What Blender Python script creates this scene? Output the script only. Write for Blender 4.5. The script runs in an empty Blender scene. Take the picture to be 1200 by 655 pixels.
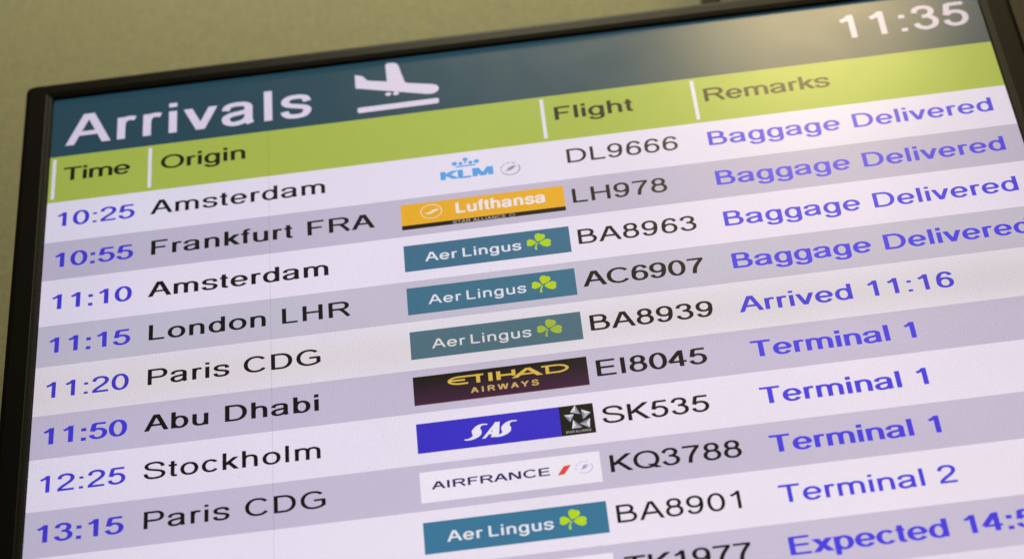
import bpy, math, random
from mathutils import Matrix, Vector
random.seed(4)
scene = bpy.context.scene
C = scene.collection

# ------------------------------------------------------------------ frame of reference
# The display is measured in metres from the top left corner of its picture area:
# X to the right, Y upwards, Z out of the glass.  Its own root stands at the middle of its bottom edge.
W, HT = 1.107, 0.862
RX, RY = W / 2, -HT - 0.034
BASE_Z = 2.75


def loc(X, Y, Z=0.0):
    return (X - RX, -Z, Y - RY)


def world(X, Y, Z=0.0):
    return Vector((X - RX, -Z, Y - RY + BASE_Z))


# ------------------------------------------------------------------ materials
def lin(c):
    c = c / 255.0
    return c / 12.92 if c <= 0.04045 else ((c + 0.055) / 1.055) ** 2.4


def rgb(t):
    return (lin(t[0]), lin(t[1]), lin(t[2]), 1)


def N(nt, kind, **kw):
    n = nt.nodes.new(kind)
    for k, v in kw.items():
        setattr(n, k, v)
    return n


def math_node(nt, op, a, b=None, c=None):
    n = N(nt, 'ShaderNodeMath', operation=op)
    for i, v in enumerate((a, b, c)):
        if v is None:
            continue
        if isinstance(v, (int, float)):
            n.inputs[i].default_value = v
        else:
            nt.links.new(v, n.inputs[i])
    return n.outputs[0]


def make_lcd_group():
    """How an LCD panel modulates its picture: pixel grid, uneven backlight, matte coating sparkle."""
    g = bpy.data.node_groups.new('lcd_modulation', 'ShaderNodeTree')
    g.interface.new_socket('Factor', in_out='OUTPUT', socket_type='NodeSocketFloat')
    g.interface.new_socket('Tint', in_out='OUTPUT', socket_type='NodeSocketColor')
    out = N(g, 'NodeGroupOutput')
    tc = N(g, 'ShaderNodeTexCoord')
    sep = N(g, 'ShaderNodeSeparateXYZ')
    g.links.new(tc.outputs['Object'], sep.inputs[0])
    x, z = sep.outputs['X'], sep.outputs['Z']
    pitch = 1.107 / 1366
    gx = math_node(g, 'SINE', math_node(g, 'MULTIPLY', x, 2 * math.pi / pitch))
    gz = math_node(g, 'SINE', math_node(g, 'MULTIPLY', z, 2 * math.pi / pitch))
    grid = math_node(g, 'ADD', math_node(g, 'MULTIPLY', gx, 0.10), math_node(g, 'MULTIPLY', gz, 0.08))
    # dot inversion: every second column and line is driven a touch differently
    ix = math_node(g, 'SINE', math_node(g, 'MULTIPLY', x, math.pi / pitch))
    iz = math_node(g, 'SINE', math_node(g, 'MULTIPLY', z, math.pi / pitch))
    grid = math_node(g, 'ADD', grid, math_node(g, 'ADD', math_node(g, 'MULTIPLY', ix, 0.055), math_node(g, 'MULTIPLY', iz, 0.035)))
    spark = N(g, 'ShaderNodeTexNoise')
    spark.inputs['Scale'].default_value = 900
    spark.inputs['Detail'].default_value = 1
    g.links.new(tc.outputs['Object'], spark.inputs['Vector'])
    sp = math_node(g, 'MULTIPLY', math_node(g, 'SUBTRACT', spark.outputs['Fac'], 0.5), 0.50)
    cloud = N(g, 'ShaderNodeTexNoise')
    cloud.inputs['Scale'].default_value = 7
    cloud.inputs['Detail'].default_value = 2
    g.links.new(tc.outputs['Object'], cloud.inputs['Vector'])
    cl = math_node(g, 'MULTIPLY', math_node(g, 'SUBTRACT', cloud.outputs['Fac'], 0.5), 0.10)
    # backlight: a little weaker towards the panel's left and right edges
    edge = math_node(g, 'POWER', math_node(g, 'ABSOLUTE', math_node(g, 'DIVIDE', x, 0.5535)), 4)
    ed = math_node(g, 'MULTIPLY', edge, -0.10)
    # refresh band of the panel, a slightly darker strip across its middle
    zc = 0.896 - 0.468
    bd = math_node(g, 'DIVIDE', math_node(g, 'SUBTRACT', z, zc), 0.030)
    band = math_node(g, 'POWER', 2.718, math_node(g, 'MULTIPLY', math_node(g, 'MULTIPLY', bd, bd), -1))
    bn = math_node(g, 'MULTIPLY', band, -0.10)
    # fine slanted beat inside that band
    w = math_node(g, 'SINE', math_node(g, 'ADD', math_node(g, 'MULTIPLY', x, 1300), math_node(g, 'MULTIPLY', z, 1650)))
    beat = math_node(g, 'MULTIPLY', math_node(g, 'MULTIPLY', w, band), 0.05)
    s = math_node(g, 'ADD', grid, sp)
    for q in (cl, ed, bn, beat):
        s = math_node(g, 'ADD', s, q)
    f = math_node(g, 'ADD', s, 1.0)
    g.links.new(f, out.inputs['Factor'])
    mix = N(g, 'ShaderNodeMix', data_type='RGBA')
    ang = math_node(g, 'MINIMUM', math_node(g, 'MAXIMUM', math_node(g, 'MULTIPLY_ADD', x, 1.2, 0.62), 0.0), 1.0)
    tint = N(g, 'ShaderNodeMix', data_type='RGBA')
    tint.inputs['A'].default_value = (0.90, 0.93, 0.985, 1)
    tint.inputs['B'].default_value = (1.0, 1.0, 1.0, 1)
    g.links.new(ang, tint.inputs['Factor'])
    g.links.new(tint.outputs['Result'], mix.inputs['A'])
    mix.inputs['B'].default_value = (1.0, 1.0, 0.965, 1)
    g.links.new(band, mix.inputs['Factor'])
    g.links.new(mix.outputs['Result'], out.inputs['Tint'])
    return g


LCD = make_lcd_group()
_lit = {}


def lit(c):
    """A lit area of the LCD showing the sRGB colour c."""
    c = tuple(c)
    if c in _lit:
        return _lit[c]
    m = bpy.data.materials.new('lcd_%d_%d_%d' % c)
    m.use_nodes = True
    nt = m.node_tree
    p = nt.nodes['Principled BSDF']
    p.inputs['Base Color'].default_value = (0.012, 0.012, 0.013, 1)
    sm = N(nt, 'ShaderNodeTexNoise')
    sm.inputs['Scale'].default_value = 9
    sm.inputs['Detail'].default_value = 4
    sm.inputs['Distortion'].default_value = 1.5
    tcs = N(nt, 'ShaderNodeTexCoord')
    nt.links.new(tcs.outputs['Object'], sm.inputs['Vector'])
    nt.links.new(math_node(nt, 'MULTIPLY_ADD', sm.outputs['Fac'], 0.07, 0.215), p.inputs['Roughness'])
    p.inputs['IOR'].default_value = 1.5
    g = N(nt, 'ShaderNodeGroup')
    g.node_tree = LCD
    mu = N(nt, 'ShaderNodeVectorMath', operation='MULTIPLY')
    mu.inputs[0].default_value = rgb(c)[:3]
    nt.links.new(g.outputs['Tint'], mu.inputs[1])
    nt.links.new(mu.outputs[0], p.inputs['Emission Color'])
    nt.links.new(g.outputs['Factor'], p.inputs['Emission Strength'])
    _lit[c] = m
    return m


def plain(name, col, rough, bump=None, scale=300, spec=0.5, vary=0.0):
    m = bpy.data.materials.new(name)
    m.use_nodes = True
    nt = m.node_tree
    p = nt.nodes['Principled BSDF']
    p.inputs['Base Color'].default_value = (*col, 1)
    p.inputs['Roughness'].default_value = rough
    p.inputs['Specular IOR Level'].default_value = spec
    tc = N(nt, 'ShaderNodeTexCoord')
    nz = N(nt, 'ShaderNodeTexNoise')
    nz.inputs['Scale'].default_value = scale
    nz.inputs['Detail'].default_value = 3
    nt.links.new(tc.outputs['Object'], nz.inputs['Vector'])
    if vary:
        cr = N(nt, 'ShaderNodeValToRGB')
        cr.color_ramp.elements[0].position = 0.3
        cr.color_ramp.elements[1].position = 0.7
        cr.color_ramp.elements[0].color = (*[c * (1 - vary) for c in col], 1)
        cr.color_ramp.elements[1].color = (*[c * (1 + vary) for c in col], 1)
        nt.links.new(nz.outputs['Fac'], cr.inputs[0])
        nt.links.new(cr.outputs[0], p.inputs['Base Color'])
    if bump:
        b = N(nt, 'ShaderNodeBump')
        b.inputs['Strength'].default_value = bump
        b.inputs['Distance'].default_value = 0.001
        nt.links.new(nz.outputs['Fac'], b.inputs['Height'])
        nt.links.new(b.outputs[0], p.inputs['Normal'])
    return m


M_bezel = plain('black_bezel_plastic', (0.007, 0.0055, 0.004), 0.45, 0.25, 700, 0.13, 0.15)
M_wall = plain('olive_wall_paint', (0.42, 0.42, 0.275), 0.85, 0.4, 260, 0.2, 0.16)
M_post = plain('dark_bronze_column', (0.045, 0.037, 0.02), 0.5, 0.2, 200, 0.3, 0.2)
M_steel = plain('bracket_steel', (0.05, 0.05, 0.05), 0.4, 0.1, 200)

# ------------------------------------------------------------------ mesh helpers


class MB:
    def __init__(self):
        self.v, self.f, self.m, self.mats = [], [], [], []
        self.k = 0

    def mat(self, m):
        if m not in self.mats:
            self.mats.append(m)
        return self.mats.index(m)

    def poly(self, pts, z, m):
        """flat polygon on the glass; every polygon lies a hair above the one before it"""
        a = sum(pts[i][0] * pts[(i + 1) % len(pts)][1] - pts[(i + 1) % len(pts)][0] * pts[i][1] for i in range(len(pts)))
        if a < 0:
            pts = pts[::-1]
        i0 = len(self.v)
        zz = z + self.k * 4e-7
        self.k += 1
        self.v += [loc(p[0], p[1], zz) for p in pts]
        self.f.append(tuple(range(i0, i0 + len(pts))))
        self.m.append(self.mat(m))

    def strip(self, left, right, z, m, closed=False):
        n = len(left)
        i0 = len(self.v)
        zz = z + self.k * 4e-7
        self.k += 1
        for a, b in zip(left, right):
            self.v += [loc(a[0], a[1], zz), loc(b[0], b[1], zz)]
        for i in range(n if closed else n - 1):
            j = (i + 1) % n
            self.f.append((i0 + 2 * i, i0 + 2 * i + 1, i0 + 2 * j + 1, i0 + 2 * j))
            self.m.append(self.mat(m))

    def rect(self, x0, y0, x1, y1, z, m):
        self.poly([(x0, y0), (x1, y0), (x1, y1), (x0, y1)], z, m)

    def disc(self, cx, cy, rx, ry, z, m, n=24):
        self.poly([(cx + rx * math.cos(2 * math.pi * i / n), cy + ry * math.sin(2 * math.pi * i / n)) for i in range(n)], z, m)

    def ring(self, cx, cy, rx, ry, w, z, m, a0=0, a1=360, wy=None):
        n = max(6, int(abs(a1 - a0) / 9))
        wy = w if wy is None else wy
        A = [math.radians(a0 + (a1 - a0) * i / n) for i in range(n + 1)]
        self.strip([(cx + (rx + w / 2) * math.cos(a), cy + (ry + wy / 2) * math.sin(a)) for a in A],
                   [(cx + (rx - w / 2) * math.cos(a), cy + (ry - wy / 2) * math.sin(a)) for a in A], z, m)

    def build(self, name, parent=None, label=None):
        me = bpy.data.meshes.new(name)
        me.from_pydata(self.v, [], self.f)
        for m in self.mats:
            me.materials.append(m)
        for p, i in zip(me.polygons, self.m):
            p.material_index = i
        me.update()
        o = bpy.data.objects.new(name, me)
        C.objects.link(o)
        if parent:
            o.parent = parent
        if label:
            o['label'] = label
        return o


# ------------------------------------------------------------------ a grotesque sans drawn as pen strokes
def ell(cx, cy, rx, ry, a0, a1, n=None, e=2.15):
    n = n or max(5, int(abs(a1 - a0) / 11))
    r = []
    for i in range(n + 1):
        a = math.radians(a0 + (a1 - a0) * i / n)
        c, s = math.cos(a), math.sin(a)
        r.append((cx + rx * math.copysign(abs(c) ** (2 / e), c), cy + ry * math.copysign(abs(s) ** (2 / e), s)))
    return r


def cat(pts, n=5):
    if len(pts) < 3:
        return pts
    P = [pts[0]] + list(pts) + [pts[-1]]
    out = []
    for i in range(1, len(P) - 2):
        p0, p1, p2, p3 = P[i - 1], P[i], P[i + 1], P[i + 2]
        for k in range(n):
            t = k / n
            out.append(tuple(0.5 * (2 * p1[j] + (p2[j] - p0[j]) * t + (2 * p0[j] - 5 * p1[j] + 4 * p2[j] - p3[j]) * t * t
                                    + (3 * p1[j] - p0[j] - 3 * p2[j] + p3[j]) * t ** 3) for j in (0, 1)))
    out.append(pts[-1])
    return out


def O(cx, cy, rx, ry):
    return ('O', ell(cx, cy, rx, ry, 0, 360, 30)[:-1])


def P(*pts):
    return ('P', cat(list(pts)))


def A_(*a):
    return ('P', ell(*a))


def Lr(x0, y0, x1, y1):
    return ('L', [(x0, y0), (x1, y1)])


def D(x0, y0, x1, y1):
    return ('D', [(x0, y0), (x1, y1)])


def bowl(x0, yt, yb, xr, k=0.16):
    """round side of B, D, P, R: out along the top, round, back along the bottom"""
    h = (yt - yb) / 2
    r = min(k, xr - x0)
    return ('P', [(x0, yt), (xr - r, yt)] + ell(xr - r, (yt + yb) / 2, r, h, 90, -90, 16)[1:-1] + [(xr - r, yb), (x0, yb)])


def rot(g, w, h):
    return [(k, [(w - x, h - y) for x, y in p]) for k, p in g]


six = [O(.285, .228, .182, .2), P((.104, .24), (.105, .36), (.125, .50), (.18, .625), (.25, .674), (.32, .684), (.39, .665), (.44, .615), (.462, .545))]
G = {
    '0': (.556, [O(.278, .356, .192, .33)]),
    '1': (.556, [Lr(.327, 0, .327, .716), P((.327, .69), (.27, .625), (.20, .575), (.118, .54))]),
    '2': (.556, [P((.08, .505), (.11, .61), (.18, .668), (.272, .684), (.37, .663), (.437, .60), (.455, .52), (.43, .43), (.35, .335), (.22, .225), (.13, .135), (.088, .06)), Lr(.035, .042, .505, .042)]),
    '3': (.556, [P((.085, .53), (.12, .625), (.185, .672), (.26, .684), (.35, .664), (.41, .605), (.422, .53), (.395, .455), (.325, .405), (.225, .393)),
                 P((.225, .393), (.33, .385), (.41, .335), (.455, .27), (.462, .205), (.435, .11), (.36, .05), (.27, .028), (.18, .05), (.11, .11), (.08, .195))]),
    '4': (.556, [Lr(.368, 0, .368, .712), Lr(.02, .212, .515, .212), D(.045, .23, .362, .70)]),
    '5': (.556, [Lr(.155, .668, .485, .668), D(.105, .345, .165, .69), P((.105, .345), (.165, .405), (.26, .435), (.37, .41), (.44, .34), (.464, .24), (.44, .135), (.375, .06), (.27, .028), (.17, .05), (.105, .11), (.078, .19))]),
    '6': (.556, six),
    '7': (.556, [Lr(.047, .672, .512, .672), P((.478, .66), (.40, .545), (.31, .385), (.25, .22), (.222, .0))]),
    '8': (.556, [O(.278, .535, .155, .15), O(.278, .212, .19, .184)]),
    '9': (.556, rot(six, .556, .716)),
    ':': (.278, [Lr(.139, 0, .139, .10), Lr(.139, .419, .139, .519)]),
    ' ': (.278, []),
    'A': (.667, [D(.05, 0, .316, .716), D(.617, 0, .350, .716), Lr(.145, .252, .52, .252)]),
    'B': (.667, [Lr(.12, 0, .12, .716), bowl(.12, .675, .385, .50, .15), bowl(.12, .375, .041, .57, .17)]),
    'C': (.722, [A_(.388, .358, .292, .33, 38, 325)]),
    'D': (.722, [Lr(.125, 0, .125, .716), bowl(.125, .675, .041, .625, .27)]),
    'E': (.667, [Lr(.125, 0, .125, .716), Lr(.125, .675, .60, .675), Lr(.125, .375, .57, .375), Lr(.125, .041, .615, .041)]),
    'F': (.611, [Lr(.13, 0, .13, .716), Lr(.13, .675, .565, .675), Lr(.13, .36, .505, .36)]),
    'G': (.778, [('P', ell(.395, .358, .30, .33, 42, 275) + [(.50, .042), (.60, .075), (.675, .135)]), Lr(.678, .10, .678, .355), Lr(.41, .342, .722, .342)]),
    'H': (.722, [Lr(.125, 0, .125, .716), Lr(.597, 0, .597, .716), Lr(.125, .385, .597, .385)]),
    'I': (.278, [Lr(.139, 0, .139, .716)]),
    'K': (.667, [Lr(.12, 0, .12, .716), D(.14, .275, .595, .716), D(.615, 0, .275, .415)]),
    'L': (.556, [Lr(.12, 0, .12, .716), Lr(.12, .041, .52, .041)]),
    'M': (.833, [Lr(.12, 0, .12, .716), Lr(.713, 0, .713, .716), D(.416, .0, .15, .716), D(.416, .0, .683, .716)]),
    'N': (.722, [Lr(.122, 0, .122, .716), Lr(.598, 0, .598, .716), D(.575, 0, .145, .716)]),
    'O': (.778, [O(.389, .358, .305, .33)]),
    'P': (.667, [Lr(.125, 0, .125, .716), bowl(.125, .675, .332, .578, .17)]),
    'Q': (.778, [O(.389, .358, .305, .33), D(.705, -.02, .48, .165)]),
    'R': (.722, [Lr(.125, 0, .125, .716), bowl(.125, .675, .362, .61, .17), P((.37, .36), (.44, .325), (.50, .255), (.56, .165), (.655, 0))]),
    'S': (.667, [P((.575, .505), (.55, .60), (.46, .667), (.335, .686), (.21, .665), (.125, .60), (.112, .52), (.145, .45), (.23, .40), (.37, .362), (.50, .32), (.58, .26), (.597, .19), (.565, .10), (.47, .045), (.345, .028), (.21, .045), (.12, .115), (.088, .235))]),
    'T': (.611, [Lr(.306, 0, .306, .716), Lr(.021, .675, .59, .675)]),
    'U': (.722, [P((.125, .716), (.125, .27), (.15, .13), (.22, .05), (.36, .028), (.50, .05), (.57, .13), (.598, .27), (.598, .716))]),
    'W': (.944, [D(.235, 0, .055, .716), D(.26, 0, .455, .716), D(.685, 0, .49, .716), D(.71, 0, .89, .716)]),
    'Y': (.667, [Lr(.335, 0, .335, .32), D(.335, .28, .06, .716), D(.335, .28, .61, .716)]),
    'a': (.556, [P((.075, .36), (.10, .44), (.165, .482), (.265, .492), (.37, .478), (.425, .425), (.43, .34), (.43, .12), (.44, .05), (.462, 0)),
                 P((.43, .305), (.30, .275), (.17, .25), (.09, .20), (.078, .135), (.105, .065), (.18, .028), (.26, .032), (.36, .07), (.425, .15))]),
    'b': (.556, [Lr(.11, 0, .11, .716), O(.292, .26, .182, .234)]),
    'c': (.500, [A_(.268, .26, .192, .234, 38, 324)]),
    'd': (.556, [Lr(.446, 0, .446, .716), O(.264, .26, .182, .234)]),
    'e': (.556, [('P', [(.475, .262)] + ell(.28, .26, .197, .234, 8, 328)), Lr(.09, .262, .50, .262)]),
    'f': (.278, [P((.138, 0), (.138, .30), (.138, .56), (.150, .64), (.20, .682), (.29, .68)), Lr(.012, .484, .262, .484)]),
    'g': (.556, [O(.262, .262, .182, .232), P((.446, .519), (.446, .20), (.446, .0), (.43, -.10), (.375, -.155), (.27, -.176), (.165, -.16), (.10, -.115), (.082, -.055))]),
    'h': (.556, [Lr(.11, 0, .11, .716), P((.11, .28), (.125, .40), (.185, .468), (.28, .49), (.37, .475), (.425, .42), (.441, .31), (.441, .15), (.441, 0))]),
    'i': (.222, [Lr(.111, 0, .111, .519), Lr(.111, .617, .111, .716)]),
    'k': (.500, [Lr(.11, 0, .11, .716), D(.13, .20, .435, .519), D(.45, 0, .225, .315)]),
    'l': (.222, [Lr(.111, 0, .111, .716)]),
    'm': (.833, [Lr(.11, 0, .11, .519), P((.11, .29), (.125, .41), (.18, .472), (.26, .49), (.34, .475), (.40, .42), (.415, .33), (.415, .15), (.415, 0)),
                 P((.415, .29), (.43, .41), (.485, .472), (.565, .49), (.64, .475), (.705, .42), (.722, .33), (.722, .15), (.722, 0))]),
    'n': (.556, [Lr(.11, 0, .11, .519), P((.11, .28), (.125, .40), (.185, .468), (.28, .49), (.37, .475), (.425, .42), (.441, .31), (.441, .15), (.441, 0))]),
    'o': (.556, [O(.278, .26, .2, .234)]),
    'p': (.556, [Lr(.11, -.2, .11, .519), O(.292, .26, .182, .234)]),
    'r': (.333, [Lr(.11, 0, .11, .519), P((.11, .28), (.12, .39), (.165, .462), (.24, .485), (.325, .465))]),
    's': (.500, [P((.43, .365), (.40, .455), (.335, .488), (.245, .495), (.155, .480), (.098, .43), (.092, .36), (.14, .305), (.25, .27), (.37, .235), (.42, .19), (.425, .13), (.38, .055), (.31, .03), (.245, .026), (.165, .035), (.10, .08), (.075, .16))]),
    't': (.278, [P((.135, .66), (.135, .30), (.135, .13), (.15, .055), (.205, .036), (.262, .045)), Lr(.018, .484, .257, .484)]),
    'u': (.556, [Lr(.446, 0, .446, .519), P((.446, .24), (.43, .12), (.37, .05), (.28, .028), (.19, .045), (.13, .10), (.113, .20), (.113, .36), (.113, .519))]),
    'v': (.500, [D(.25, 0, .055, .519), D(.25, 0, .445, .519)]),
    'x': (.500, [D(.06, 0, .435, .519), D(.44, 0, .065, .519)]),
}


def stroke(mb, kind, pts, T, pw, ph, z, m):
    if kind == 'D':
        (x0, y0), (x1, y1) = pts
        L = math.hypot(x1 - x0, y1 - y0)
        h = 0.5 * pw * (0.98 + 0.10 * abs(x1 - x0) / L) / max(0.62, abs(y1 - y0) / L)
        mb.poly([T(x0 - h, y0), T(x0 + h, y0), T(x1 + h, y1), T(x1 - h, y1)], z, m)
        return
    if kind == 'L':
        (x0, y0), (x1, y1) = pts
        if abs(x1 - x0) < abs(y1 - y0):
            h = pw / 2
            if abs(y1 - y0) < .12 and pw > 0.13:       # dots stay square when the pen is heavy
                y0, y1 = y0 - .02, y1 + .02
            mb.poly([T(x0 - h, y0), T(x0 + h, y0), T(x1 + h, y1), T(x1 - h, y1)], z, m)
        else:
            h = ph / 2
            mb.poly([T(x0, y0 - h), T(x1, y1 - h), T(x1, y1 + h), T(x0, y0 + h)], z, m)
        return
    n = len(pts)
    closed = kind == 'O'
    Lf, Rt = [], []
    for i in range(n):
        a = pts[(i - 1) % n] if closed else pts[max(0, i - 1)]
        b = pts[(i + 1) % n] if closed else pts[min(n - 1, i + 1)]
        dx, dy = b[0] - a[0], b[1] - a[1]
        L = math.hypot(dx, dy) or 1
        nx, ny = -dy / L * pw / 2, dx / L * ph / 2
        Lf.append(T(pts[i][0] + nx, pts[i][1] + ny))
        Rt.append(T(pts[i][0] - nx, pts[i][1] - ny))
    mb.strip(Lf, Rt, z, m, closed)


def lsb(c, pw):
    xs = [p[0] for k, q in G[c][1] for p in q]
    return min(xs) - pw / 2 if xs else 0


def text(mb, s, xl, y, sx, sy, track, m, z, pw=.092, ph=.078, right=None, slant=0, frame=None):
    """write s with its first ink at xl on baseline y; track is fitted when the right ink end is given"""
    def ends(tr):
        x = -lsb(s[0], pw) * sx
        for c in s[:-1]:
            x += G[c][0] * sx + tr
        c = s[-1]
        return x + (max(p[0] for k, q in G[c][1] for p in q) + pw / 2) * sx
    if right is not None:
        track = (right - xl - ends(0)) / max(1, len(s) - 1)
    x = xl - lsb(s[0], pw) * sx
    for c in s:
        adv, g = G[c]

        def T(px, py, x=x):
            return (x + px * sx + py * sy * slant, y + py * sy)
        for kind, pts in g:
            stroke(mb, kind, pts, T, pw, ph, z, m)
        x += adv * sx + track


# ------------------------------------------------------------------ colours shown on the panel
WHITE = (229, 219, 234)
GREY = (196, 186, 205)
TEAL = (38, 70, 83)
GREEN = (168, 182, 76)
INK = (18, 15, 20)
BLUE = (68, 58, 204)
BLUE_R = (76, 64, 220)
PALE = (222, 208, 226)

SX, SY, TR = 0.0370, 0.0308, 0.0022
Z1, Z2, Z3, Z4, Z5 = 0.00006, 0.00012, 0.00018, 0.00030, 0.00042

root = bpy.data.objects.new('arrivals_display', None)
C.objects.link(root)
root.location = (0, 0, BASE_Z)
root['label'] = 'black framed airport arrivals screen listing flights in white and grey rows'
root['category'] = 'display screen'


# ---- casing: one lofted frame with rounded corners, a bevelled lip and a closed back
def rrect(x0, y0, x1, y1, r, n=6):
    pts = []
    for cx, cy, a in ((x1 - r, y1 - r, 0), (x0 + r, y1 - r, 90), (x0 + r, y0 + r, 180), (x1 - r, y0 + r, 270)):
        for i in range(n + 1):
            t = math.radians(a + 90 * i / n)
            pts.append((cx + r * math.cos(t), cy + r * math.sin(t)))
    return pts


def loft(name, rings, mat, parent, cap_first=False, label=None):
    v, f = [], []
    n = len(rings[0][0])
    for pts, z in rings:
        v += [loc(x, y, z) for x, y in pts]
    for k in range(len(rings) - 1):
        for i in range(n):
            j = (i + 1) % n
            f.append((k * n + i, k * n + j, (k + 1) * n + j, (k + 1) * n + i))
    if cap_first:
        f.append(tuple(range(n))[::-1])
    me = bpy.data.meshes.new(name)
    me.from_pydata(v, [], f)
    me.materials.append(mat)
    for p in me.polygons:
        p.use_smooth = False
    me.update()
    o = bpy.data.objects.new(name, me)
    C.objects.link(o)
    o.parent = parent
    if label:
        o['label'] = label
    return o


ox0, oy0, ox1, oy1 = -0.034, -HT - 0.034, W + 0.036, 0.0200
ix0, iy0, ix1, iy1 = -0.001, -HT - 0.001, W + 0.001, -0.0052


def outer(d, r):
    return rrect(ox0 + d, oy0 + d, ox1 - d, oy1 - d, r)


def inner(d):
    return rrect(ix0 - d, iy0 - d, ix1 + d, iy1 + d, 0.0012)


loft('casing', [(outer(0.006, 0.008), -0.062), (outer(0.0, 0.010), -0.055), (outer(0.0, 0.010), 0.0020), (outer(0.0008, 0.0095), 0.0042),
                (outer(0.003, 0.0085), 0.0056), (outer(0.006, 0.0080), 0.0060), (inner(0.0075), 0.0060), (inner(0.0068), 0.0057),
                (inner(0.0030), 0.0050), (inner(0.0006), 0.0044), (inner(0.0), 0.0036), (inner(0.0), -0.0010)], M_bezel, root, cap_first=True)
mb = MB()
mb.rect(-0.003, -HT - 0.003, W + 0.003, 0.004, 0, lit((6, 6, 7)))
mb.build('screen_panel', root)

# ---- header bar
HB = -0.1036
TOP = -0.0003 + 0.0035
mb = MB()
mb.rect(0.0, HB, W, TOP, Z1, lit(TEAL))
header = mb.build('header_bar', root, 'dark teal bar across the top of the screen')
mb = MB()
text(mb, 'Arrivals', 0.0172, -0.0862, 0.0765, 0.0712, 0, lit(PALE), Z3, .125, .098, right=0.3092)
mb.build('title_text', header, 'large white word Arrivals')
mb = MB()
text(mb, '11:35', 0.9385, -0.0683, 0.0600, 0.0560, 0, lit((212, 198, 212)), Z3, .118, .10, right=1.0925)
mb.build('clock_text', header, 'white clock digits 11:35')
mb = MB()
pm = lit(PALE)
mb.poly([(x / 1000, y / 1000) for x, y in [(362.4, -25.8), (370.5, -28.8), (373, -31.5), (376.8, -37.8), (381, -39.2), (400.3, -43.9), (399.6, -16), (400.4, -13.2), (402.8, -11.7), (410.5, -12.6),
         (413.2, -14.6), (415.3, -18.6), (418, -33), (421.5, -49.1), (425, -51), (454, -58.2), (458.6, -60.4), (460.9, -64.7), (459.9, -70.2), (456, -73.6), (451, -74.6), (444, -73.2), (362.6, -49.2)]], Z3, pm)
mb.disc(.4008, -.0660, .0035, .0030, Z3, pm)
mb.disc(.4100, -.0664, .0035, .0030, Z3, pm)
mb.poly([(x / 1000, y / 1000) for x, y in [(363.5, -84.9), (365.3, -83.4), (458.2, -83.0), (459.8, -84.6), (459.6, -90.5), (458.0, -92.0), (365.5, -92.6), (363.5, -91.0)]], Z3, pm)
mb.build('landing_plane_icon', header, 'white landing aeroplane above a runway line')

# ---- column heading bar
R = [-0.1790, -0.2432, -0.3022, -0.3709, -0.4304, -0.4991, -0.5586, -0.6273, -0.6868, -0.7556, -0.8150, -HT]
mb = MB()
mb.rect(0.0, R[0], W, HB, Z1, lit(GREEN))
heading = mb.build('heading_bar', root, 'lime green bar with the column headings')
for x0, nm in ((0.0035, 'left of Time'), (0.1162, 'left of Origin'), (0.5765, 'left of Flight'), (0.7530, 'left of Remarks')):
    mb = MB()
    mb.rect(x0, -0.1735, x0 + 0.0042, -0.1078, Z3, lit((226, 218, 228)))
    mb.build('divider', heading, 'white upright divider ' + nm)
HBL = -0.1452
for s, xl, xr in (('Time', 0.0146, 0.0962), ('Origin', 0.1312, 0.2303), ('Flight', 0.5918, 0.6852), ('Remarks', 0.7663, 0.9125)):
    mb = MB()
    text(mb, s, xl, HBL, SX, SY * .98, 0, lit((24, 26, 14)), Z3, .132, .098, right=xr)
    mb.build('heading_text', heading, 'black column heading ' + s)

# ------------------------------------------------------------------ logos
LX0, LX1 = 0.4060, 0.5903


class Box:
    def __init__(s, row):
        s.b = -0.2175 - 0.06412 * row
        s.y1, s.y0 = s.b + 0.0291, s.b - 0.0103

    def u(s, u):
        return LX0 + (LX1 - LX0) * u

    def v(s, v):
        return s.y0 + (s.y1 - s.y0) * v


def full(mb, B, c):
    mb.rect(LX0, B.y0, LX1, B.y1, Z2, lit(c))


def natural(s, pw, tr):
    """ink width of s at size 1 with letter gaps of tr"""
    x = -lsb(s[0], pw) + sum(G[c][0] + tr for c in s[:-1])
    return x + max(p[0] for k, q in G[s[-1]][1] for p in q) + pw / 2


def ltext(mb, B, s, u0, u1, v0, v1, c, pw=.12, ph=.10, cap=.716, tr=.04, slant=0, z=Z4):
    sy = (B.v(v1) - B.v(v0)) / cap
    sx = (B.u(u1) - B.u(u0)) / natural(s, pw, tr)
    text(mb, s, B.u(u0), B.v(v0), sx, sy, 0, lit(c), z, pw, ph, right=B.u(u1), slant=slant)


def crown_logo(mb, B):
    c = (84, 158, 222)
    text(mb, 'KLM', .4538, -.2208, .0604 / natural('KLM', .2, .0), .0187, 0, lit(c), Z4, .20, .15, right=.5142)
    mb.poly([(.4722, -.2030), (.4945, -.2030), (.4955, -.2008), (.4712, -.2008)], Z4, lit(c))
    for x, y, r in ((.4708, -.1966, .0032), (.4778, -.1974, .0026), (.4892, -.1974, .0026), (.4962, -.1966, .0032), (.4835, -.1915, .0030)):
        mb.disc(x, y, r, r, Z4, lit(c), 12)
    mb.rect(.4826, -.1985, .4844, -.1890, Z5, lit(c))
    g = (134, 138, 160)
    for a0, a1 in ((-150, 30), (55, 80), (92, 112), (124, 140), (150, 172), (186, 200)):
        mb.ring(.5338, -.2154, .0108, .0098, .0015, Z4, lit((158, 156, 176)), a0, a1)
    for k in range(3):
        mb.poly([(.5268 + k * .0012, -.2192 + k * .0022), (.5335 + k * .0012, -.2180 + k * .0022), (.5412, -.2125 + k * .0014), (.5345 + k * .001, -.2148 + k * .0018)], Z4, lit(g))


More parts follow.
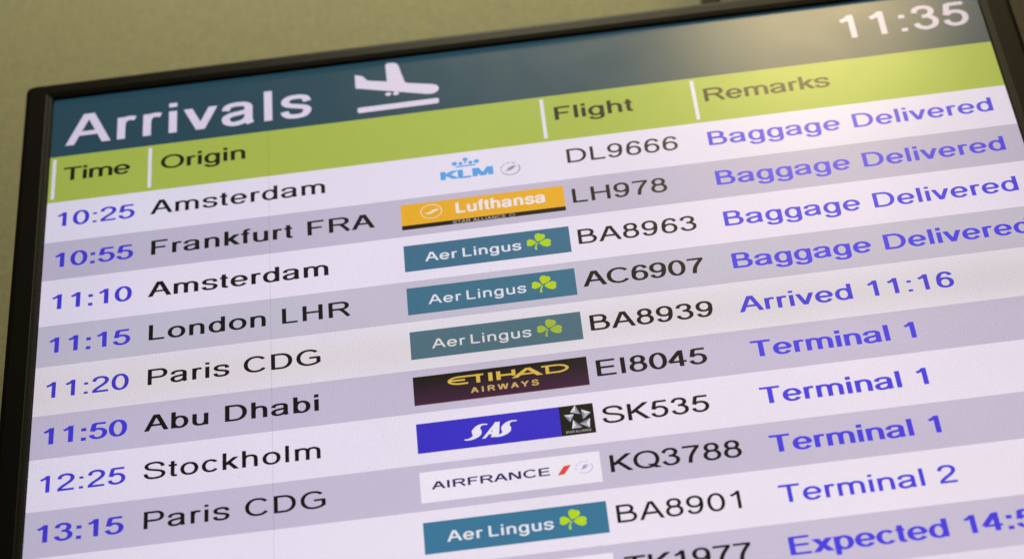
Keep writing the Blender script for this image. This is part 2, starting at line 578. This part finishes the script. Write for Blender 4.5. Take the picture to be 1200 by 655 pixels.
def crane_logo(mb, B):
    full(mb, B, (232, 170, 38))
    mb.rect(LX0, B.y0, LX1, B.v(.165), Z3, lit((20, 16, 12)))
    w = (238, 222, 205)
    cx, cy = .4400, -.2679
    mb.ring(cx, cy, .0118, .0107, .0009, Z4, lit(w), 0, 360)
    mb.poly([(cx - .0085, cy - .0008), (cx - .004, cy - .004), (cx + .001, cy - .0030), (cx + .0085, cy + .0045), (cx + .0005, cy + .0012), (cx - .0045, cy - .0018)], Z4, lit(w))
    mb.poly([(cx - .003, cy - .001), (cx + .0045, cy - .0005), (cx + .009, cy + .0018), (cx + .003, cy + .0025)], Z5, lit(w))
    ltext(mb, B, 'Lufthansa', .335, .885, .43, .835, (238, 226, 224), .165, .125)
    ltext(mb, B, 'STAR ALLIANCE', .31, .635, .015, .135, (172, 162, 150), .12, .12)
    mb.ring(B.u(.672), B.v(.08), .0030, .0020, .0007, Z4, lit((172, 162, 150)))


def leaf(mb, cx, cy, ax, ay, L, w, m):
    """heart shaped clover leaf from its stalk end (cx, cy) towards the direction (ax, ay)"""
    prof = [(0, 0), (.18, .26), (.42, .46), (.68, .55), (.88, .46), (1.0, .24), (.93, .0), (1.0, -.24), (.88, -.46), (.68, -.55), (.42, -.46), (.18, -.26)]
    pr = []
    for t, s in prof:
        pr.append((cx + (ax * t * L) - ay * s * w, cy + (ay * t * L) + ax * s * w))
    mb.poly(pr, Z4, m)


def shamrock_logo(mb, B, teal, wht, leafc, pw=.105):
    full(mb, B, teal)
    ltext(mb, B, 'Aer', .125, .325, .32, .655, wht, pw, .105)
    ltext(mb, B, 'Lingus', .352, .705, .32, .655, wht, pw, .105)
    m = lit(leafc)
    cx, cy = B.u(.803), B.v(.50)
    leaf(mb, cx - .0008, cy + .0006, -.985, .10, .0112, .0098, m)
    leaf(mb, cx + .0004, cy + .0018, .38, .92, .0125, .0112, m)
    leaf(mb, cx + .0018, cy - .0006, .985, -.10, .0135, .0110, m)
    mb.strip([(cx - .0006, cy), (cx - .0030, cy - .0050), (cx - .0036, cy - .0100)], [(cx + .0008, cy), (cx - .0012, cy - .0050), (cx - .0010, cy - .0105)], Z5, m)


def gold_logo(mb, B):
    n = 8
    for i in range(n):
        t = i / (n - 1)
        c = tuple(int(round(a + (b - a) * t ** 1.3)) for a, b in zip((62, 30, 58), (24, 19, 18)))
        mb.rect(LX0, B.y0 + (B.y1 - B.y0) * i / n, LX1, B.y0 + (B.y1 - B.y0) * (i + 1) / n, Z2, lit(c))
    mb.rect(LX0, B.y0, LX1, B.y0 + .0007, Z3, lit((150, 90, 60)))
    g = lit((218, 180, 78))
    v0, v1 = B.v(.55), B.v(.85)
    h = v1 - v0
    # open rounded first letter, its middle bar running to the right
    ex = B.u(.268)
    mb.ring(ex, v0 + h / 2, .0115, h / 2 - .0012, .0030, Z4, g, 95, 270, .0023)
    mb.rect(ex - .001, v0 + .00005, ex + .0085, v0 + .0024, Z4, g)
    mb.rect(ex - .010, v0 + h * .42, ex + .0055, v0 + h * .62, Z4, g)
    mb.rect(ex - .001, v1 - .0024, B.u(.405), v1 - .00005, Z4, g)
    mb.rect(B.u(.362), v0, B.u(.384), v1, Z5, g)
    mb.rect(B.u(.432), v0, B.u(.456), v1, Z4, g)
    mb.rect(B.u(.478), v0, B.u(.502), v1, Z4, g)
    mb.rect(B.u(.50), v0 + h * .40, B.u(.588), v0 + h * .60, Z4, g)
    mb.rect(B.u(.566), v0 + h * .3, B.u(.588), v1, Z5, g)
    # A with a swept left foot
    mb.poly([(B.u(.565), v0), (B.u(.60), v0), (B.u(.675), v1), (B.u(.645), v1)], Z4, g)
    mb.poly([(B.u(.645), v1), (B.u(.675), v1), (B.u(.745), v0), (B.u(.708), v0)], Z5, g)
    mb.rect(B.u(.60), v0 + h * .24, B.u(.71), v0 + h * .42, Z5, g)
    dx = B.u(.76)
    mb.rect(dx, v0, dx + .0038, v1, Z4, g)
    mb.rect(dx - .004, v1 - .0022, dx + .012, v1 - .0001, Z5, g)
    mb.rect(dx, v0 + .0001, dx + .012, v0 + .0022, Z5, g)
    mb.ring(dx + .0115, v0 + h / 2, .0115, h / 2 - .00115, .0034, Z4, g, 90, -90, .0021)
    ltext(mb, B, 'AIRWAYS', .325, .715, .215, .40, (206, 170, 96), .17, .15, tr=.28)


def blue_logo(mb, B):
    mb.rect(LX0, B.y0, B.u(.808), B.y1, Z2, lit((58, 46, 190)))
    mb.rect(B.u(.808), B.y0, LX1, B.y1, Z2, lit((28, 25, 22)))
    w = lit((236, 228, 238))
    v0, v1 = B.v(.255), B.v(.745)
    h = v1 - v0

    def T(px, py, x):
        return (x + px * h * .90 + py * h * .26, v0 + py * h)

    def esc(x):
        pts = cat([(-.62, .06), (-.42, .03), (-.15, .10), (.06, .28), (.02, .48), (-.04, .62), (.05, .84), (.26, .95), (.56, .93)], 6)
        n = len(pts)
        Lf, Rt = [], []
        for i, (px, py) in enumerate(pts):
            a, b = pts[max(0, i - 1)], pts[min(n - 1, i + 1)]
            dx, dy = b[0] - a[0], b[1] - a[1]
            q = math.hypot(dx, dy)
            t = i / (n - 1)
            wd = .055 + .235 * math.sin(math.pi * t) ** 2.2
            Lf.append(T(px - dy / q * wd, py + dx / q * wd * .6, x))
            Rt.append(T(px + dy / q * wd, py - dx / q * wd * .6, x))
        mb.strip(Lf, Rt, Z4, w)
    esc(B.u(.322))
    esc(B.u(.488))
    x = B.u(.402)
    mb.poly([T(-.40, -.02, x), T(-.20, -.02, x), T(.42, 1, x), T(.18, 1, x)], Z4, w)
    mb.poly([T(.12, -.0, x), T(.60, -.0, x), T(.44, 1, x), T(.14, 1, x)], Z5, w)
    mb.poly([T(-.05, .22, x), T(.2, .22, x), T(.2, .36, x), T(.03, .36, x)], Z5, w)
    cx, cy = B.u(.908), B.v(.575)
    # five bevelled wedges around a dark star
    for tri in ([(955, 350), (924, 390), (978, 398)], [(984, 373), (1035, 389), (990, 426)], [(1028, 420), (1020, 471), (968, 450)],
                [(936, 430), (924, 479), (980, 470)], [(888, 406), (943, 400), (918, 442)]):
        q = [(cx + (x - 962) * .00019, cy - (y - 416 + .121 * (x - 962)) * .000246) for x, y in tri]
        mx, my = sum(p[0] for p in q) / 3, sum(p[1] for p in q) / 3
        for k, col in enumerate(((226, 222, 226), (176, 172, 186), (138, 134, 150))):
            mb.poly([q[k], q[(k + 1) % 3], (mx, my)], Z4, lit(col))
    ltext(mb, B, 'STAR ALLIANCE', .832, .975, .075, .145, (180, 172, 168), .14, .14)


def red_slash_logo(mb, B):
    full(mb, B, (240, 231, 241))
    navy = (46, 38, 92)
    ltext(mb, B, 'AIRFRANCE', .062, .725, .405, .655, navy, .135, .125, tr=.02)
    mb.poly([(B.u(.758), B.v(.365)), (B.u(.795), B.v(.375)), (B.u(.838), B.v(.66)), (B.u(.797), B.v(.645))], Z4, lit((226, 74, 60)))
    cx, cy = B.u(.908), B.v(.53)
    for a0, a1 in ((-130, 35), (60, 80), (95, 125), (140, 160), (175, 200)):
        mb.ring(cx, cy, .0085, .0075, .0009, Z4, lit((186, 182, 214)), a0, a1)
    for k in range(3):
        mb.poly([(cx - .004 + k * .001, cy - .003 + k * .0018), (cx + .0005, cy - .0016 + k * .0018), (cx + .005, cy + .0016 + k * .001), (cx, cy + .0002 + k * .0015)], Z4, lit((150, 146, 196)))


def red_circle_logo(mb, B):
    full(mb, B, (240, 231, 241))
    mb.ring(B.u(.79), B.v(.5), .0155, .0150, .0032, Z4, lit((222, 70, 92)), 0, 360)


# ------------------------------------------------------------------ rows
rows = [
    ('10:25', 'Amsterdam', .3215, 'DL9666', 'Baggage Delivered', crown_logo, 'pale blue lettering under a small crown'),
    ('10:55', 'Frankfurt FRA', .3757, 'LH978', 'Baggage Delivered', crane_logo, 'yellow logo with a black stripe below'),
    ('11:10', 'Amsterdam', .3215, 'BA8963', 'Baggage Delivered', lambda m, b: shamrock_logo(m, b, (62, 108, 136), (228, 224, 232), (176, 206, 32), .12), 'blue logo with a shamrock in the 11:10 row'),
    ('11:15', 'London LHR', .3440, 'AC6907', 'Baggage Delivered', lambda m, b: shamrock_logo(m, b, (62, 110, 134), (226, 222, 230), (180, 206, 32)), 'blue logo with a shamrock in the 11:15 row'),
    ('11:20', 'Paris CDG', .3108, 'BA8939', 'Arrived 11:16', lambda m, b: shamrock_logo(m, b, (80, 112, 128), (226, 220, 226), (166, 188, 60)), 'greyish blue logo with a shamrock in the 11:20 row'),
    ('11:50', 'Abu Dhabi', .3056, 'EI8045', 'Terminal 1', gold_logo, 'black and purple logo with gold lettering'),
    ('12:25', 'Stockholm', .3057, 'SK535', 'Terminal 1', blue_logo, 'royal blue logo with a black star square'),
    ('13:15', 'Paris CDG', .3108, 'KQ3788', 'Terminal 1', red_slash_logo, 'white logo with navy lettering and a red slash'),
    (None, None, None, 'BA8901', 'Terminal 2', lambda m, b: shamrock_logo(m, b, (60, 118, 150), (232, 228, 236), (184, 216, 30), .125), 'bright blue logo with a shamrock in the lowest white row'),
    (None, None, None, 'TK1977', 'Expected 14:5', red_circle_logo, 'white logo with a red ring, cut off by the picture'),
]
# stroke weight of each row's origin, flight and remark lettering (how the panel's pixels rounded it)
WT = {'o': [.122, .134, .134, .126, .122, .132, .112, .114], 'f': [.100, .110, .108, .128, .120, .130, .110, .112, .094, .118],
      'r': [.130, .134, .128, .142, .130, .148, .142, .150, .116, .154], 't': [.130, .140, .134, .134, .120, .145, .118, .142]}
wcol = [(229, 219, 234), (192, 182, 202), (232, 221, 236), (196, 188, 204), (228, 219, 230), (198, 187, 208), (234, 223, 237), (200, 189, 210), (237, 226, 239), (202, 191, 212)]
names = ['first white row of the list', 'first grey row, under the top white row', 'second white row', 'second grey row', 'third white row, at mid screen',
         'third grey row', 'fourth white row', 'fourth grey row', 'lowest complete white row', 'lowest grey row, cut by the picture']
for i, (tm, og, ogr, fl, rm, lg, lgl) in enumerate(rows):
    mb = MB()
    mb.rect(0.0, R[i + 1], W, R[i], Z1, lit(wcol[i]))
    row = mb.build('flight_row', root, names[i])
    bl = -0.2177 - 0.06412 * i
    if tm:
        mb = MB()
        text(mb, tm, 0.0113, bl - .0012, SX, SY, TR, lit(BLUE), Z3, WT['t'][i], .092, right=0.1032 + (-.0008 if tm[-1] == '0' else 0))
        mb.build('time_text', row, 'blue time ' + tm)
        mb = MB()
        xl = {'A': .1205, 'F': .1226, 'L': .1226, 'P': .1228, 'S': .1212}[og[0]]
        text(mb, og, xl, bl, SX, SY, TR, lit(INK), Z3, WT['o'][i], .088, right=ogr)
        mb.build('origin_text', row, 'black origin ' + og)
    mb = MB()
    xl = {'D': .5993, 'L': .5993, 'B': .5993, 'E': .5993, 'K': .5998, 'A': .5980, 'S': .5985, 'T': .5980}[fl[0]]
    xr = {'DL9666': .7262, 'LH978': .7060, 'BA8963': .7305, 'BA8939': .7310, 'EI8045': .7166, 'SK535': .7101, 'TK1977': .7270, 'KQ3788': .7335, 'BA8901': .7235, 'AC6907': .7322}.get(fl)
    text(mb, fl, xl, bl, SX, SY, TR, lit(INK), Z3, WT['f'][i], .090, right=xr)
    mb.build('flight_number_text', row, 'black flight number ' + fl)
    mb = MB()
    xr = {'Baggage Delivered': 1.0863, 'Arrived 11:16': .9890, 'Terminal 1': .9358, 'Terminal 2': .9408, 'Expected 14:5': 1.0045}.get(rm)
    xl = {'B': .7613, 'A': .7590, 'T': .7600, 'E': .7618}[rm[0]]
    text(mb, rm, xl, bl, SX, SY, TR, lit(BLUE_R), Z3, WT['r'][i], .094, right=xr)
    mb.build('remark_text', row, 'blue remark ' + rm)
    mb = MB()
    lg(mb, Box(i))
    mb.build('airline_logo', row, lgl)
mb = MB()
mb.rect(0.0, R[11], W, R[10], Z1, lit(WHITE))
mb.build('flight_row', root, 'blank white row at the very bottom of the screen')
# faint seam running down the panel
mb = MB()


def seam_x(y):
    return .2570 + (.2545 - .2570) * (y - HB) / (-HT - HB)


for k in range(-1, 11):
    y1, y0 = (HB, R[0]) if k < 0 else (R[k], R[k + 1])
    base = GREEN if k < 0 else (wcol + [WHITE])[k]
    mb.poly([(seam_x(y0), y0), (seam_x(y0) + .0007, y0), (seam_x(y1) + .0007, y1), (seam_x(y1), y1)], Z2, lit(tuple(int(q * .90) for q in base)))
seam = mb.build('panel_seam', root, 'hair thin vertical seam down the left half')

# a few dust specks sitting on the glass
mb = MB()
rd = random.Random(11)
m_dust = plain('dust', (0.03, 0.028, 0.025), 0.9)
spots = [(.856, -.557), (.724, -.500), (.731, -.478)] + [(rd.uniform(.02, 1.08), rd.uniform(-.8, -.03)) for _ in range(22)]
for x, y in spots:
    q = rd.uniform(.00022, .00050)
    mb.poly([(x + q * math.cos(t * .9) * rd.uniform(.6, 1.5), y + q * math.sin(t * .9) * rd.uniform(.6, 1.2)) for t in range(7)], .0006, m_dust)
dust = mb.build('dust', root, 'tiny dark dust specks on the glass')
dust['kind'] = 'stuff'

# ------------------------------------------------------------------ surroundings


def box(name, lo, hi, mat, bev=0.0, parent=None, origin=None):
    (x0, y0, z0), (x1, y1, z1) = lo, hi
    o_ = Vector(origin) if origin else Vector(((x0 + x1) / 2, (y0 + y1) / 2, z0))
    vs = [Vector(p) - o_ for p in ((x0, y0, z0), (x1, y0, z0), (x1, y1, z0), (x0, y1, z0), (x0, y0, z1), (x1, y0, z1), (x1, y1, z1), (x0, y1, z1))]
    fs = [(0, 3, 2, 1), (4, 5, 6, 7), (0, 1, 5, 4), (1, 2, 6, 5), (2, 3, 7, 6), (3, 0, 4, 7)]
    me = bpy.data.meshes.new(name)
    me.from_pydata(vs, [], fs)
    me.materials.append(mat)
    o = bpy.data.objects.new(name, me)
    C.objects.link(o)
    if parent:
        o.parent = parent
    else:
        o.location = o_
    if bev:
        b = o.modifiers.new('bevel', 'BEVEL')
        b.width = bev
        b.segments = 3
    return o


WALL_Y = 0.26
wall = box('wall', (-2.4, WALL_Y, 1.2), (2.4, WALL_Y + 0.12, 5.2), M_wall)
wall['kind'] = 'structure'
post = box('column', (0.262, 0.075, 1.2), (1.5, WALL_Y - 0.001, 5.2), M_post, 0.006)
post['label'] = 'dark bronze column behind the top right corner of the screen'
post['category'] = 'column'
# the casing hangs on a bracket fixed to the wall
br = box('bracket', (-0.16, 0.0621, BASE_Z + .30), (0.16, WALL_Y - 0.001, BASE_Z + .62), M_steel, 0.003, parent=root, origin=(0, 0, BASE_Z))
br['label'] = 'steel wall bracket behind the casing'

# ------------------------------------------------------------------ light
wd = bpy.data.worlds.new('World')
scene.world = wd
wd.use_nodes = True
wd.node_tree.nodes['Background'].inputs[0].default_value = (1.0, 0.86, 0.62, 1)
wd.node_tree.nodes['Background'].inputs[1].default_value = 0.04


def area(name, pos, target, size, energy, col, shape='DISK', size_y=None):
    l = bpy.data.lights.new(name, 'AREA')
    l.shape = shape
    l.size = size
    if size_y:
        l.size_y = size_y
    l.energy = energy
    l.color = col
    o = bpy.data.objects.new(name, l)
    C.objects.link(o)
    o.location = pos
    o.rotation_euler = (Vector(target) - Vector(pos)).to_track_quat('-Z', 'Y').to_euler()
    return o


CAMP = world(0.55306113, -2.17895129, 1.92889218)
hit = world(0.925, 0.085)
d = (hit - CAMP).normalized()
refl = Vector((d.x, -d.y, d.z))
area('ceiling_downlight', hit + refl * 2.4, hit, 0.55, 15, (1.0, 0.76, 0.36))
area('wall_fill_light', world(0.60, 1.9, 0.75), world(0.45, -0.1, -0.26), 0.5, 29, (1.0, 0.93, 0.66))  # added fill lamp with no known fitting, brightens the wall behind the display

# ------------------------------------------------------------------ camera
a, b, c = 0.74885851, 0.01190395, -0.12232520
Rx = Matrix.Rotation(a, 3, 'X')
Ry = Matrix.Rotation(b, 3, 'Y')
Rz = Matrix.Rotation(c, 3, 'Z')
Rm = Rx @ Ry @ Rz                                  # camera axes in the display's X, Y, Z
S = Matrix(((1, 0, 0), (0, 0, -1), (0, 1, 0)))     # display axes -> world axes
cam = bpy.data.cameras.new('camera')
co = bpy.data.objects.new('camera', cam)
C.objects.link(co)
co.matrix_world = Matrix.Translation(CAMP) @ (S @ Rm).to_4x4()
cam.sensor_width = 36
cam.lens = 2833 / 1200 * 36
cam.clip_start = 0.05
cam.clip_end = 60
cam.dof.use_dof = True
fp = world(0.50, -0.46)
fwd = -(S @ Rm).col[2]
cam.dof.focus_distance = (fp - CAMP).dot(fwd)
cam.dof.aperture_fstop = 2.8
scene.camera = co

scene.view_settings.view_transform = 'Standard'
scene.view_settings.look = 'None'
scene.view_settings.exposure = 0
scene.view_settings.gamma = 1
scene.cycles.max_bounces = 6
